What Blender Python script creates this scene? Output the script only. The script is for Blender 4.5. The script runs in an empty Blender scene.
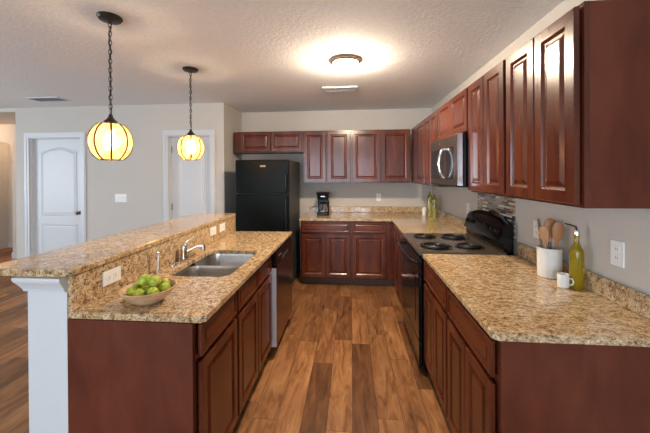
import bpy, bmesh, math, random
from math import pi, sin, cos, radians
from mathutils import Vector, Matrix
random.seed(7)
SC = bpy.context.scene
COL = SC.collection

# ------------------------------------------------------------------ camera
F, YAW, PITCH, ROLL, CX, CY, HC = 308.3, .0852, .0052, -.0053, 324.9, 175.5, 1.5138
cam_d = bpy.data.cameras.new('camera')
cam = bpy.data.objects.new('camera', cam_d)
COL.objects.link(cam)
cam_d.sensor_fit = 'HORIZONTAL'
cam_d.sensor_width = 36
cam_d.lens = 36 * F / 650
cam_d.shift_x = -(CX - 325) / 650
cam_d.shift_y = (CY - 216.5) / 650
cam_d.clip_start = .02
cam.matrix_world = (Matrix.Translation((0, 0, HC)) @ Matrix.Rotation(YAW, 4, 'Z')
                    @ Matrix.Rotation(pi / 2 - PITCH, 4, 'X') @ Matrix.Rotation(ROLL, 4, 'Z'))
SC.camera = cam

# ------------------------------------------------------------------ view and daylight
SC.view_settings.view_transform = 'Standard'
SC.view_settings.look = 'None'
SC.view_settings.gamma = 1
SC.view_settings.use_curve_mapping = False
SC.view_settings.exposure = 0.45
W = bpy.data.worlds.new('world')
SC.world = W
W.use_nodes = True
W.node_tree.nodes['Background'].inputs[0].default_value = (.62, .74, 1, 1)
W.node_tree.nodes['Background'].inputs[1].default_value = 1.2


def area(name, loc, rot, sx, sy, power, col):
    d = bpy.data.lights.new(name, 'AREA')
    d.shape = 'RECTANGLE'
    d.size, d.size_y, d.energy, d.color = sx, sy, power, col
    o = bpy.data.objects.new(name, d)
    COL.objects.link(o)
    o.location = loc
    o.rotation_euler = rot
    return o


# daylight entering the room's real window openings (behind and left of the viewpoint)
area('daylight_patio_door', (-1.6, -3.72, 1.25), (pi / 2, 0, 0), 3.2, 2.2, 108, (.72, .88, 1))
area('daylight_side_window', (-7.32, .9, 1.45), (pi / 2, 0, -pi / 2), 2.4, 1.7, 108, (.74, .88, 1))
area('daylight_kitchen_window', (.3, -3.72, 1.5), (pi / 2, 0, 0), 1.0, 1.4, 40, (.78, .89, 1))

# ------------------------------------------------------------------ materials
MATS = {}


class NT:
    def __init__(s, name):
        s.m = bpy.data.materials.new(name)
        s.m.use_nodes = True
        s.n = s.m.node_tree.nodes
        s.l = s.m.node_tree.links
        s.b = s.n['Principled BSDF']
        MATS[name] = s.m

    def new(s, t, **k):
        n = s.n.new(t)
        for a, v in k.items():
            setattr(n, a, v)
        return n

    def ln(s, a, b):
        s.l.new(a, b)

    def set(s, **k):
        for a, v in k.items():
            key = {'rough': 'Roughness', 'metal': 'Metallic', 'color': 'Base Color', 'coat': 'Coat Weight',
                   'coatr': 'Coat Roughness', 'trans': 'Transmission Weight', 'ior': 'IOR',
                   'em': 'Emission Color', 'ems': 'Emission Strength', 'spec': 'Specular IOR Level'}[a]
            if a in ('color', 'em'):
                v = (*v, 1)
            s.b.inputs[key].default_value = v
        return s

    def coord(s, scale=(1, 1, 1), kind='Object'):
        if kind == 'World':
            g = s.new('ShaderNodeNewGeometry').outputs['Position']
        else:
            g = s.new('ShaderNodeTexCoord').outputs[kind]
        mp = s.new('ShaderNodeMapping')
        mp.inputs['Scale'].default_value = scale
        s.ln(g, mp.inputs['Vector'])
        return mp.outputs[0]

    def noise(s, vec, scale, detail=3, rough=.5, dist=0):
        n = s.new('ShaderNodeTexNoise')
        n.inputs['Scale'].default_value = scale
        n.inputs['Detail'].default_value = detail
        n.inputs['Roughness'].default_value = rough
        n.inputs['Distortion'].default_value = dist
        s.ln(vec, n.inputs['Vector'])
        return n.outputs['Fac']

    def ramp(s, fac, stops, interp='LINEAR'):
        r = s.new('ShaderNodeValToRGB')
        r.color_ramp.interpolation = interp
        e = r.color_ramp.elements
        while len(e) < len(stops):
            e.new(.5)
        for i, (p, c) in enumerate(stops):
            e[i].position = p
            e[i].color = (*c, 1)
        s.ln(fac, r.inputs['Fac'])
        return r.outputs[0]

    def mix(s, a, b, fac=.5, mode='MIX'):
        m = s.new('ShaderNodeMix', data_type='RGBA', blend_type=mode)
        for v, k in ((fac, 0), (a, 6), (b, 7)):
            if isinstance(v, (int, float)):
                m.inputs[k].default_value = v
            elif isinstance(v, tuple):
                m.inputs[k].default_value = (*v, 1)
            else:
                s.ln(v, m.inputs[k])
        return m.outputs[2]

    def bump(s, h, strength=.2, dist=.002):
        b = s.new('ShaderNodeBump')
        b.inputs['Strength'].default_value = strength
        b.inputs['Distance'].default_value = dist
        s.ln(h, b.inputs['Height'])
        s.ln(b.outputs[0], s.b.inputs['Normal'])

    def base(s, c):
        s.ln(c, s.b.inputs['Base Color'])

    def math(s, op, a, b=0.0, c=0.0):
        m = s.new('ShaderNodeMath', operation=op)
        for i, v in enumerate((a, b, c)):
            if isinstance(v, (int, float)):
                m.inputs[i].default_value = v
            else:
                s.ln(v, m.inputs[i])
        return m.outputs[0]


def simple(name, color, rough=.5, metal=0, var=.06, scale=20, bump=0, coat=0, **k):
    t = NT(name).set(rough=rough, metal=metal, coat=coat, coatr=.08, **k)
    v = t.coord()
    f = t.noise(v, scale, 3)
    lo = tuple(c * (1 - var) for c in color)
    hi = tuple(min(1, c * (1 + var)) for c in color)
    t.base(t.ramp(f, [(.3, lo), (.7, hi)]))
    if bump:
        t.bump(t.noise(v, scale * 4, 4), bump, .003)
    return t.m


def wood(name, dark, mid, light, scale, rough, coat, grain=.5):
    t = NT(name).set(rough=rough, coat=coat, coatr=.12)
    v = t.coord(scale)
    big = t.noise(v, 2.2, 4, .55, .6)
    c = t.ramp(big, [(.28, dark), (.5, mid), (.75, light)])
    v2 = t.coord(tuple(s * 9 for s in scale))
    fine = t.noise(v2, 4, 3, .6)
    g = t.ramp(fine, [(.3, (.82, .78, .75)), (.6, (1, 1, 1))])
    t.base(t.mix(c, g, grain, 'MULTIPLY'))
    return t.m


wood('cherry', (.055, .010, .004), (.095, .020, .008), (.145, .036, .013), (5, 5, .9), .24, .08)
wood('cherry_rail', (.055, .010, .004), (.095, .020, .008), (.145, .036, .013), (.9, 5, 5), .24, .08)
wood('cherry_panel', (.088, .020, .009), (.118, .028, .0125), (.145, .037, .017), (4, 4, 1.5), .45, 0, .3)
MATS['cherry_panel'].node_tree.nodes['Principled BSDF'].inputs['Specular IOR Level'].default_value = .25
wood('spoon_wood', (.42, .22, .10), (.52, .28, .13), (.62, .36, .18), (8, 8, 2), .5, 0)
wood('spoon_wood_dark', (.20, .11, .06), (.28, .16, .09), (.34, .2, .12), (8, 8, 2), .5, 0)
wood('spoon_wood_red', (.36, .15, .06), (.45, .20, .08), (.5, .25, .1), (8, 8, 2), .45, 0)
wood('bowl_wood', (.42, .25, .14), (.58, .38, .22), (.68, .46, .29), (9, 9, 25), .4, .1)
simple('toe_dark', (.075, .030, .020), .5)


def granite(name, stretch, warm):
    t = NT(name).set(rough=.1, coat=.3, coatr=.04, spec=.5)
    v = t.coord(stretch, 'World')
    a = t.math('ADD', t.math('MULTIPLY', t.noise(v, 115, 6, .78, .3), .66), t.math('MULTIPLY', t.noise(v, 36, 4, .65, .5), .34))
    c = t.ramp(a, [(.38, (.045, .03, .022)), (.44, (.21, .13, .07)), (.485, (.44, .31, .175)),
                   (.54, (.63, .49, .32)), (.62, (.80, .70, .55))])
    b = t.noise(v, 9, 4, .6)
    tint = t.ramp(b, [(.35, (.84, .74, .58)), (.5, (.97, .90, .80)), (.68, (1, .98, .93))])
    c = t.mix(c, tint, warm, 'MULTIPLY')
    vo = t.new('ShaderNodeTexVoronoi', feature='F1')
    vo.inputs['Scale'].default_value = 95
    t.ln(v, vo.inputs['Vector'])
    sp = t.ramp(vo.outputs['Distance'], [(.14, (1, 1, 1)), (.24, (0, 0, 0))])
    gate = t.ramp(t.noise(v, 26, 3), [(.53, (0, 0, 0)), (.60, (1, 1, 1))])
    m = t.mix(sp, gate, 1.0, 'MULTIPLY')
    c = t.mix(c, (.022, .018, .018), m)
    t.base(c)
    return t.m


granite('granite', (1, 1, 1), .9)
granite('granite_veined', (.7, 1.35, 1), .9)

# laminate plank floor, boards run away from the camera
t = NT('plank_floor').set(rough=.42, spec=.3)
sep = t.new('ShaderNodeSeparateXYZ')
t.ln(t.new('ShaderNodeNewGeometry').outputs['Position'], sep.inputs[0])
X, Y = sep.outputs[0], sep.outputs[1]
PW, PL = .155, 1.0
xs = t.math('DIVIDE', X, PW)
ix = t.math('FLOOR', xs)
wn = t.new('ShaderNodeTexWhiteNoise', noise_dimensions='1D')
t.ln(ix, wn.inputs['W'])
ys = t.math('ADD', t.math('DIVIDE', Y, PL), t.math('MULTIPLY', wn.outputs['Value'], 7.3))
iy = t.math('FLOOR', ys)
cmb = t.new('ShaderNodeCombineXYZ')
t.ln(ix, cmb.inputs[0])
t.ln(iy, cmb.inputs[1])
wn2 = t.new('ShaderNodeTexWhiteNoise', noise_dimensions='2D')
t.ln(cmb.outputs[0], wn2.inputs['Vector'])
tone = wn2.outputs['Value']
vec = t.new('ShaderNodeCombineXYZ')
t.ln(t.math('MULTIPLY', X, 7.0), vec.inputs[0])
t.ln(t.math('MULTIPLY', Y, 1.25), vec.inputs[1])
t.ln(t.math('MULTIPLY', tone, 37.0), vec.inputs[2])
g = t.noise(vec.outputs[0], 2.2, 5, .62, 1.1)
vec2 = t.new('ShaderNodeCombineXYZ')
t.ln(t.math('MULTIPLY', X, 70.0), vec2.inputs[0])
t.ln(t.math('MULTIPLY', Y, 3.0), vec2.inputs[1])
t.ln(t.math('MULTIPLY', tone, 11.0), vec2.inputs[2])
g2 = t.noise(vec2.outputs[0], 2.5, 3, .6)
c = t.ramp(g, [(.25, (.10, .038, .016)), (.40, (.25, .112, .045)), (.55, (.38, .185, .076)), (.75, (.52, .28, .125))])
tn = t.ramp(tone, [(0, (.42, .37, .35)), (.3, (.66, .61, .58)), (.65, (.92, .88, .84)), (1, (1.1, 1.06, 1.0))])
c = t.mix(c, tn, 1.0, 'MULTIPLY')
gr = t.ramp(g2, [(.3, (.72, .68, .64)), (.62, (1, 1, 1))])
c = t.mix(c, gr, .7, 'MULTIPLY')
fx = t.math('ABSOLUTE', t.math('SUBTRACT', t.math('FRACT', xs), .5))
fy = t.math('ABSOLUTE', t.math('SUBTRACT', t.math('FRACT', ys), .5))
seam = t.math('MAXIMUM', t.math('GREATER_THAN', fx, .4885), t.math('GREATER_THAN', fy, .4982))
c = t.mix(c, (.04, .016, .008), t.math('MULTIPLY', seam, .7))
t.base(c)
t.bump(t.math('SUBTRACT', g2, t.math('MULTIPLY', seam, 1.5)), .12, .001)

# mosaic strip tiles (on a wall whose normal is -X: strips run along Y, rows along Z)
t = NT('mosaic').set(rough=.2, coat=.2)
sep = t.new('ShaderNodeSeparateXYZ')
t.ln(t.new('ShaderNodeNewGeometry').outputs['Position'], sep.inputs[0])
zs = t.math('DIVIDE', sep.outputs[2], .0165)
iz = t.math('FLOOR', zs)
wn = t.new('ShaderNodeTexWhiteNoise', noise_dimensions='1D')
t.ln(iz, wn.inputs['W'])
ys = t.math('ADD', t.math('DIVIDE', sep.outputs[1], t.math('ADD', .06, t.math('MULTIPLY', wn.outputs['Value'], .05))),
            t.math('MULTIPLY', wn.outputs['Value'], 31.7))
iy = t.math('FLOOR', ys)
cmb = t.new('ShaderNodeCombineXYZ')
t.ln(iz, cmb.inputs[0])
t.ln(iy, cmb.inputs[1])
wn2 = t.new('ShaderNodeTexWhiteNoise', noise_dimensions='2D')
t.ln(cmb.outputs[0], wn2.inputs['Vector'])
c = t.ramp(wn2.outputs['Value'], [(0, (.05, .035, .03)), (.14, (.22, .13, .08)), (.32, (.36, .27, .19)),
                                  (.48, (.16, .17, .18)), (.62, (.55, .46, .36)), (.74, (.10, .055, .035)),
                                  (.84, (.66, .62, .56)), (.93, (.30, .19, .11))], 'CONSTANT')
fz = t.math('ABSOLUTE', t.math('SUBTRACT', t.math('FRACT', zs), .5))
fy = t.math('ABSOLUTE', t.math('SUBTRACT', t.math('FRACT', ys), .5))
seam = t.math('MAXIMUM', t.math('GREATER_THAN', fz, .44), t.math('GREATER_THAN', fy, .485))
t.base(t.mix(c, (.28, .25, .22), seam))
t.bump(t.math('SUBTRACT', 1.0, seam), .4, .002)

simple('wall_paint', (.555, .52, .47), .75, var=.015, scale=3, bump=.06)
simple('hall_paint', (.62, .58, .52), .8, var=.015, scale=3)
t = NT('ceiling_texture').set(rough=.9)
v = t.coord((1, 1, 1), 'World')
a = t.noise(v, 38, 5, .6)
t.base(t.ramp(a, [(.3, (.77, .78, .79)), (.6, (.83, .84, .85))]))
t.bump(t.ramp(a, [(.42, (0, 0, 0)), (.60, (1, 1, 1))]), .30, .004)
simple('trim_white', (.64, .65, .66), .35, var=.01)
simple('plate_white', (.82, .82, .80), .3, var=.01)
simple('door_white', (.62, .63, .64), .4, var=.01)
simple('black_enamel', (.004, .004, .0045), .12, var=.2, spec=.25)
simple('black_glass', (.005, .004, .004), .14, var=.2, spec=.5)
simple('cooktop_enamel', (.07, .055, .043), .10, var=.1, spec=.6)  # black enamel, colour lightened to stand for the wall reflected in it
simple('steel_lit', (.72, .74, .77), .45, metal=.5, var=.02)  # dishwasher stainless, brightness of its lit edge put into the colour
simple('black_plastic', (.006, .006, .007), .3, var=.2, spec=.25)
simple('fridge_black', (.006, .008, .008), .3, var=.15, scale=4, spec=.07)
simple('fridge_side', (.07, .072, .075), .45, var=.1, scale=60, spec=.3)  # grey raised to stand for light and reflections on the side
simple('coil_black', (.008, .007, .007), .45, var=.2)
simple('drip_pan', (.008, .008, .008), .10, metal=0, var=.2)
t = NT('stainless').set(rough=.24, metal=1)
f_ = t.noise(t.coord((1, 160, 1)), 3, 2)
t.base(t.ramp(f_, [(.3, (.50, .50, .50)), (.7, (.62, .62, .61))]))
simple('stainless_bowl', (.50, .49, .47), .27, metal=1, var=.04)
simple('stainless_reflect_dark', (.24, .20, .175), .36, metal=1, var=.05)  # stainless with the reflection of dark cabinets put into its colour
simple('chrome', (.75, .75, .76), .08, metal=1, var=.02)
simple('bronze', (.035, .024, .018), .4, metal=.6, var=.2)
simple('bronze_rim', (.12, .07, .04), .35, metal=.8, var=.1)
simple('brushed_nickel', (.42, .40, .38), .3, metal=1, var=.03)
simple('grille_grey', (.16, .165, .18), .5, var=.1)
simple('dark_hole', (.02, .02, .022), .8, var=.2)
simple('badge_gold', (.62, .45, .25), .35, metal=.3, var=.05)
simple('crock_white', (.74, .72, .67), .55, var=.04, scale=60, bump=.8)
simple('mug_white', (.80, .78, .74), .25, var=.02)
simple('metal_slotted', (.08, .08, .09), .25, metal=.6, var=.1)
simple('window_frame_white', (.8, .8, .8), .4, var=.01)
t = NT('carafe_glass').set(rough=.03, trans=.55, color=(.25, .25, .26), ior=1.45)
t.set(spec=.8)
t = NT('clear_glass').set(rough=.02, trans=.92, color=(.93, .96, .93), ior=1.3)
for nm, c in (('oil_glass', (.55, .40, .015)), ('olive_glass', (.50, .44, .06))):
    t = NT(nm).set(rough=.04, trans=.6, coat=.6, ior=1.3)
    f_ = t.noise(t.coord((2, 2, 1)), 6, 2)
    t.base(t.ramp(f_, [(.3, tuple(x * .8 for x in c)), (.7, c)]))
t = NT('lime_skin').set(rough=.32, coat=.25)
f_ = t.noise(t.coord(), 26, 3)
t.base(t.ramp(f_, [(.3, (.22, .32, .015)), (.5, (.36, .43, .03)), (.68, (.58, .54, .08))]))
t.bump(t.noise(t.coord(), 240, 2), .25, .001)
simple('stem_brown', (.16, .12, .04), .7)

# lamp glass: mottled amber capiz, lit by the bulb within
t = NT('amber_shade').set(rough=.4)
n = t.noise(t.coord((1, 1, 1)), 22, 4, .6, .8)
c = t.ramp(n, [(.32, (.42, .18, .045)), (.5, (.56, .29, .085)), (.7, (.66, .40, .16))])
rf = t.new('ShaderNodeBsdfRefraction')
rf.inputs['Roughness'].default_value = .42
rf.inputs['IOR'].default_value = 1.25
t.ln(c, rf.inputs[0])
mx_ = t.new('ShaderNodeMixShader')
mx_.inputs[0].default_value = .45
tr = t.new('ShaderNodeBsdfTranslucent')
t.ln(c, tr.inputs[0])
em = t.new('ShaderNodeEmission')
t.ln(c, em.inputs[0])
em.inputs[1].default_value = .3
ad = t.new('ShaderNodeAddShader')
t.ln(tr.outputs[0], mx_.inputs[1])
t.ln(rf.outputs[0], mx_.inputs[2])
t.ln(mx_.outputs[0], ad.inputs[0])
t.ln(em.outputs[0], ad.inputs[1])
t.ln(ad.outputs[0], t.n['Material Output'].inputs[0])
t = NT('bulb_glow').set(color=(1, .9, .7), em=(1, .76, .48), ems=170)
t = NT('dome_glow').set(color=(1, .93, .82), em=(1, .81, .60), ems=370)
t = NT('hall_glass').set(color=(1, .93, .82), em=(1, .66, .38), ems=9)
simple('screen_dark', (.02, .03, .03), .15)
simple('print_grey', (.55, .55, .55), .5)
simple('dishwasher_front', (.26, .20, .18), .22, metal=1, var=.06, scale=3)  # stainless with its brown reflection put into the base colour


# ------------------------------------------------------------------ mesh helpers
def bx(bm, x0, x1, y0, y1, z0, z1):
    v = [bm.verts.new(p) for p in ((x0, y0, z0), (x1, y0, z0), (x1, y1, z0), (x0, y1, z0),
                                   (x0, y0, z1), (x1, y0, z1), (x1, y1, z1), (x0, y1, z1))]
    for f in ((0, 3, 2, 1), (4, 5, 6, 7), (0, 1, 5, 4), (1, 2, 6, 5), (2, 3, 7, 6), (3, 0, 4, 7)):
        bm.faces.new([v[i] for i in f])
    return bm


def BX(*a):
    return bx(bmesh.new(), *a)


def tube(bm, pts, r, n=10, cap=True):
    pts = [Vector(p) for p in pts]
    rs = r if isinstance(r, (list, tuple)) else [r] * len(pts)
    rings = []
    up = None
    for i, p in enumerate(pts):
        d = (pts[min(i + 1, len(pts) - 1)] - pts[max(i - 1, 0)]).normalized()
        if up is None:
            up = d.orthogonal().normalized()
        up = (up - d * up.dot(d)).normalized()
        s = d.cross(up)
        rings.append([bm.verts.new(p + (up * cos(2 * pi * k / n) + s * sin(2 * pi * k / n)) * rs[i]) for k in range(n)])
    for a, b in zip(rings, rings[1:]):
        for k in range(n):
            bm.faces.new((a[k], a[(k + 1) % n], b[(k + 1) % n], b[k]))
    if cap:
        bm.faces.new(rings[0][::-1])
        bm.faces.new(rings[-1])
    return bm


def lathe(bm, prof, n=32, c=(0, 0, 0), sx=1, sy=1, m=None):
    """revolve (radius, z) pairs"""
    m = m or Matrix.Identity(4)
    rings = []
    for r, z in prof:
        if r < 1e-6:
            rings.append([bm.verts.new(m @ Vector((c[0], c[1], c[2] + z)))])
        else:
            rings.append([bm.verts.new(m @ Vector((c[0] + sx * r * cos(2 * pi * k / n), c[1] + sy * r * sin(2 * pi * k / n), c[2] + z)))
                          for k in range(n)])
    for a, b in zip(rings, rings[1:]):
        for k in range(n):
            k2 = (k + 1) % n
            if len(a) == 1 and len(b) == 1:
                continue
            if len(a) == 1:
                bm.faces.new((a[0], b[k], b[k2]))
            elif len(b) == 1:
                bm.faces.new((a[k], b[0], a[k2]))
            else:
                bm.faces.new((a[k], b[k], b[k2], a[k2]))
    return bm


def torus(bm, m, R, r, n=14, k=7, sy=1.0):
    rings = []
    for i in range(n):
        a = 2 * pi * i / n
        rings.append([bm.verts.new(m @ Vector(((R + r * cos(2 * pi * j / k)) * cos(a),
                                               (R + r * cos(2 * pi * j / k)) * sin(a) * sy, r * sin(2 * pi * j / k))))
                      for j in range(k)])
    for i in range(n):
        a, b = rings[i], rings[(i + 1) % n]
        for j in range(k):
            bm.faces.new((a[j], b[j], b[(j + 1) % k], a[(j + 1) % k]))
    return bm


def prism(bm, outline, z0, z1, hole=None):
    loops = [outline] + ([hole] if hole else [])
    top = [[bm.verts.new((x, y, z1)) for x, y in lp] for lp in loops]
    ed = []
    for lp in top:
        for i in range(len(lp)):
            ed.append(bm.edges.new((lp[i], lp[(i + 1) % len(lp)])))
    if hole:
        r = bmesh.ops.triangle_fill(bm, edges=ed, use_beauty=True)
        faces = [g for g in r['geom'] if isinstance(g, bmesh.types.BMFace)]
    else:
        faces = [bm.faces.new(top[0])]
    bot = {v: bm.verts.new((v.co.x, v.co.y, z0)) for lp in top for v in lp}
    for f in faces:
        bm.faces.new([bot[v] for v in reversed(f.verts)])
    for lp in top:
        for i in range(len(lp)):
            a, b = lp[i], lp[(i + 1) % len(lp)]
            bm.faces.new((a, bot[a], bot[b], b))
    return bm


def round_rect(x0, x1, y0, y1, r, n=6):
    pts = []
    for cx, cy, a0 in ((x1 - r, y1 - r, 0), (x0 + r, y1 - r, 90), (x0 + r, y0 + r, 180), (x1 - r, y0 + r, 270)):
        for i in range(n + 1):
            a = radians(a0 + 90 * i / n)
            pts.append((cx + r * cos(a), cy + r * sin(a)))
    return pts


def extr(bm, pts, axis, a, b):
    """extrude a closed 2D outline along an axis ('x','y','z') from a to b"""
    def P(p, t):
        return {'x': (t, p[0], p[1]), 'y': (p[0], t, p[1]), 'z': (p[0], p[1], t)}[axis]
    A = [bm.verts.new(P(p, a)) for p in pts]
    B = [bm.verts.new(P(p, b)) for p in pts]
    bm.faces.new(A)
    bm.faces.new(B[::-1])
    for i in range(len(pts)):
        j = (i + 1) % len(pts)
        bm.faces.new((A[i], B[i], B[j], A[j]))
    return bm


def obj(name, bm, mat, parent=None, smooth=False, bev=0, loc=None):
    bmesh.ops.recalc_face_normals(bm, faces=bm.faces)
    me = bpy.data.meshes.new(name)
    bm.to_mesh(me)
    bm.free()
    me.materials.append(MATS[mat])
    if smooth:
        for p in me.polygons:
            p.use_smooth = True
        try:
            me.set_sharp_from_angle(angle=radians(38))
        except Exception:
            pass
    o = bpy.data.objects.new(name, me)
    COL.objects.link(o)
    if parent:
        o.parent = parent
    if loc:
        o.location = loc
    if bev:
        b = o.modifiers.new('bevel', 'BEVEL')
        b.width = bev
        b.segments = 2
        b.limit_method = 'ANGLE'
        b.angle_limit = radians(40)
    return o


def thing(name, label, cat, loc=(0, 0, 0), rz=0, group=None):
    o = bpy.data.objects.new(name, None)
    COL.objects.link(o)
    o.empty_display_size = .05
    o.location = loc
    o.rotation_euler = (0, 0, rz)
    o['label'] = label
    o['category'] = cat
    if group:
        o['group'] = group
    return o


def tag(o, label, cat, group=None):
    o['label'] = label
    o['category'] = cat
    if group:
        o['group'] = group
    return o


def dup(root, loc, label, rz=None):
    r = root.copy()
    COL.objects.link(r)
    r.location = loc
    if rz is not None:
        r.rotation_euler = (0, 0, rz)
    r['label'] = label
    kids = [o for o in bpy.data.objects if o.parent == root]
    for ch in kids:
        c = ch.copy()
        COL.objects.link(c)
        c.parent = r
        for g in [o for o in bpy.data.objects if o.parent == ch]:
            d = g.copy()
            COL.objects.link(d)
            d.parent = c
    return r


def struct(name, bm, mat, parent=None, **k):
    o = obj(name, bm, mat, parent, **k)
    if not parent:
        o['kind'] = 'structure'
    return o


def struct_empty(name, loc=(0, 0, 0)):
    o = bpy.data.objects.new(name, None)
    COL.objects.link(o)
    o.location = loc
    o['kind'] = 'structure'
    return o


# ------------------------------------------------------------------ the room
R, B, H = 1.225, 4.82, 2.505
LW, RW = -7.2, -3.6      # left outer wall X, rear wall Y
WY = 4.13                # wall with the two doors
struct('floor', BX(LW - .1, R + .1, RW - .1, 6.0, -.1, 0), 'plank_floor')
struct('ceiling', BX(LW - .1, R + .1, RW - .1, 6.0, H, H + .1), 'ceiling_texture')
struct('wall_right', BX(R, R + .12, RW, B + .12, 0, H), 'wall_paint')
struct('wall_back', BX(-1.75, R, B, B + .12, 0, H), 'wall_paint')

# wall with two door openings
bm = bmesh.new()
D1, D2 = (-4.675, -3.885), (-2.545, -1.958)
DH = 2.05
bx(bm, -4.91, D1[0], WY, WY + .12, 0, H)
bx(bm, D1[1], D2[0], WY, WY + .12, 0, H)
bx(bm, D2[1], -1.75, WY, WY + .12, 0, H)
bx(bm, D1[0], D1[1], WY, WY + .12, DH, H)
bx(bm, D2[0], D2[1], WY, WY + .12, DH, H)
struct('wall_left', bm, 'wall_paint')
struct('wall_side', BX(-1.87, -1.75, WY + .12, B + .12, 0, H), 'wall_paint')
# hallway beyond the left end
struct('wall_hall_side', BX(-4.91 + .0, -4.79, WY + .12, 5.9, 0, H), 'hall_paint')
struct('ceiling_hall', BX(LW, -4.91, WY, 5.9, H - .055, H), 'hall_paint')
bm = bmesh.new()
ax0, ax1, ah = -6.95, -6.17, 2.15
bx(bm, ax1, -4.91, 5.12, 5.24, 0, H - .055)
bx(bm, LW, ax0, 5.12, 5.24, 0, H - .055)
# arch above the opening
pts = [(ax1, H - .055), (ax1, ah - .12)]
for i in range(13):
    a = pi * i / 12
    pts.append(((ax0 + ax1) / 2 + (ax1 - ax0) / 2 * cos(a), ah - .12 + .12 * sin(a)))
pts += [(ax0, H - .055)]
extr(bm, pts, 'y', 5.12, 5.24)
struct('wall_hall', bm, 'hall_paint')
struct('wall_far', BX(LW, -4.91, 5.9, 6.0, 0, H), 'hall_paint')
# outer walls out of the frame with daylight openings
bm = bmesh.new()
bx(bm, LW - .1, LW, RW, -.3, 0, H)
bx(bm, LW - .1, LW, 2.1, 6.0, 0, H)
bx(bm, LW - .1, LW, -.3, 2.1, 0, .6)
bx(bm, LW - .1, LW, -.3, 2.1, 2.3, H)
struct('wall_outer', bm, 'wall_paint')
bm = bmesh.new()
bx(bm, LW, -3.2, RW - .1, RW, 0, H)
bx(bm, 0, -.0 - .2, RW - .1, RW, 0, H)
bx(bm, .8, R, RW - .1, RW, 0, H)
bx(bm, -3.2, -.0 - .2, RW - .1, RW, 2.35, H)
bx(bm, -.2, .8, RW - .1, RW, 2.2, H)
bx(bm, -.2, .8, RW - .1, RW, 0, .8)
struct('wall_rear', bm, 'wall_paint')


def win(name, x0, x1, z0, z1, y):
    w = struct_empty(name, ((x0 + x1) / 2, y, z0))
    hw = (x1 - x0) / 2
    bm = bmesh.new()
    h = z1 - z0
    bx(bm, -hw, -hw + .05, -.04, .04, 0, h)
    bx(bm, hw - .05, hw, -.04, .04, 0, h)
    bx(bm, -hw + .05, hw - .05, -.04, .04, 0, .06)
    bx(bm, -hw + .05, hw - .05, -.04, .04, h - .05, h)
    bx(bm, -.03, .03, -.04, .04, .06, h - .05)
    obj('window_frame', bm, 'window_frame_white', w)
    return w


win('window_1', -3.2, -.2, .02, 2.35, RW - .05)
win('window_2', -.2, .8, .8, 2.2, RW - .05)
w3 = win('window_3', -1.2, 1.2, .6, 2.3, 0)
w3.location = (LW - .05, .9, .6)
w3.rotation_euler = (0, 0, pi / 2)

# baseboards
struct('baseboard_left', (lambda b: (bx(b, -4.91, -4.765, WY - .014, WY, 0, .1), bx(b, -3.80, -2.635, WY - .014, WY, 0, .1), b)[-1])(bmesh.new()), 'trim_white', bev=.003)
struct('baseboard_hall', BX(ax1, -4.92, 5.1, 5.12, 0, .11), 'trim_white', bev=.004)
struct('baseboard_far', BX(LW, -4.92, 5.88, 5.9, 0, .11), 'trim_white', bev=.004)
struct('baseboard_side', BX(-4.922, -4.91, WY, 5.09, 0, .11), 'trim_white', bev=.003)


# two-panel arched interior doors
def interior_door(name, x0, x1, hinge_left):
    w = x1 - x0
    d = struct_empty(name, (x0, WY, 0))
    # slab with recessed panels: front face at y=.05
    bm = bmesh.new()
    bx(bm, .004, w - .004, .052, .085, .01, DH - .004)
    # panel mouldings (raised ring, field)
    def panel(z0, z1, arch):
        xa, xb = .105, w - .105
        def loop(inset, y, top):
            a, b = xa + inset, xb - inset
            pts = [(a, z0 + inset), (b, z0 + inset)]
            zt = z1 - inset
            if arch:
                nseg = 16
                for i in range(nseg + 1):
                    s = i / nseg
                    xx = b + (a - b) * s
                    pts.append((xx, zt - .07 + .07 * sin(pi * s) ** 1.3))
            else:
                pts += [(b, zt), (a, zt)]
            return [bm.verts.new((p[0], y, p[1])) for p in pts]
        Ls = [loop(0, .052, 0), loop(.008, .044, 0), loop(.018, .044, 0), loop(.030, .0515, 0), loop(.045, .047, 0)]
        for A, Bv in zip(Ls, Ls[1:]):
            n = len(A)
            for i in range(n):
                bm.faces.new((A[i], A[(i + 1) % n], Bv[(i + 1) % n], Bv[i]))
        bm.faces.new(Ls[-1])
    panel(.18, .80, False)
    panel(.92, 1.93, True)
    obj('door_slab', bm, 'door_white', d)
    # casing and jamb
    bm = bmesh.new()
    cw = .075
    for a, b in ((-cw - .01, -.01), (w + .01, w + cw + .01)):
        bx(bm, a, b, -.018, 0, 0, DH + .01)
        bx(bm, a + .012 if a < 0 else a + .03, b - .03 if a < 0 else b - .012, -.024, -.018, 0, DH + .01)
    bx(bm, -cw - .01, w + cw + .01, -.018, 0, DH + .01, DH + .01 + cw)
    bx(bm, -cw + .002, w + cw - .002, -.024, -.018, DH + .04, DH + cw - .002)
    obj('door_casing', bm, 'trim_white', d, bev=.003)
    bm = bmesh.new()
    bx(bm, 0, .004, 0, .12, 0, DH)
    bx(bm, w - .004, w, 0, .12, 0, DH)
    bx(bm, .004, w - .004, 0, .12, DH - .004, DH)
    obj('door_jamb', bm, 'trim_white', d)
    if hinge_left:
        for z in (.22, 1.06, 1.87):
            obj('hinge', BX(-.006, .018, .030, .052, z - .045, z + .045), 'brushed_nickel', d)
    else:
        m = Matrix.Rotation(pi / 2, 4, 'X')
        bm = bmesh.new()
        lathe(bm, [(0, 0), (.030, 0), (.030, .006), (.011, .010), (.011, .03), (.022, .036), (.027, .05), (.022, .062), (0, .066)],
              20, m=Matrix.Translation((w - .065, .052, .965)) @ m)
        obj('door_knob', bm, 'bronze_rim', d, smooth=True)
    return d


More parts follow.
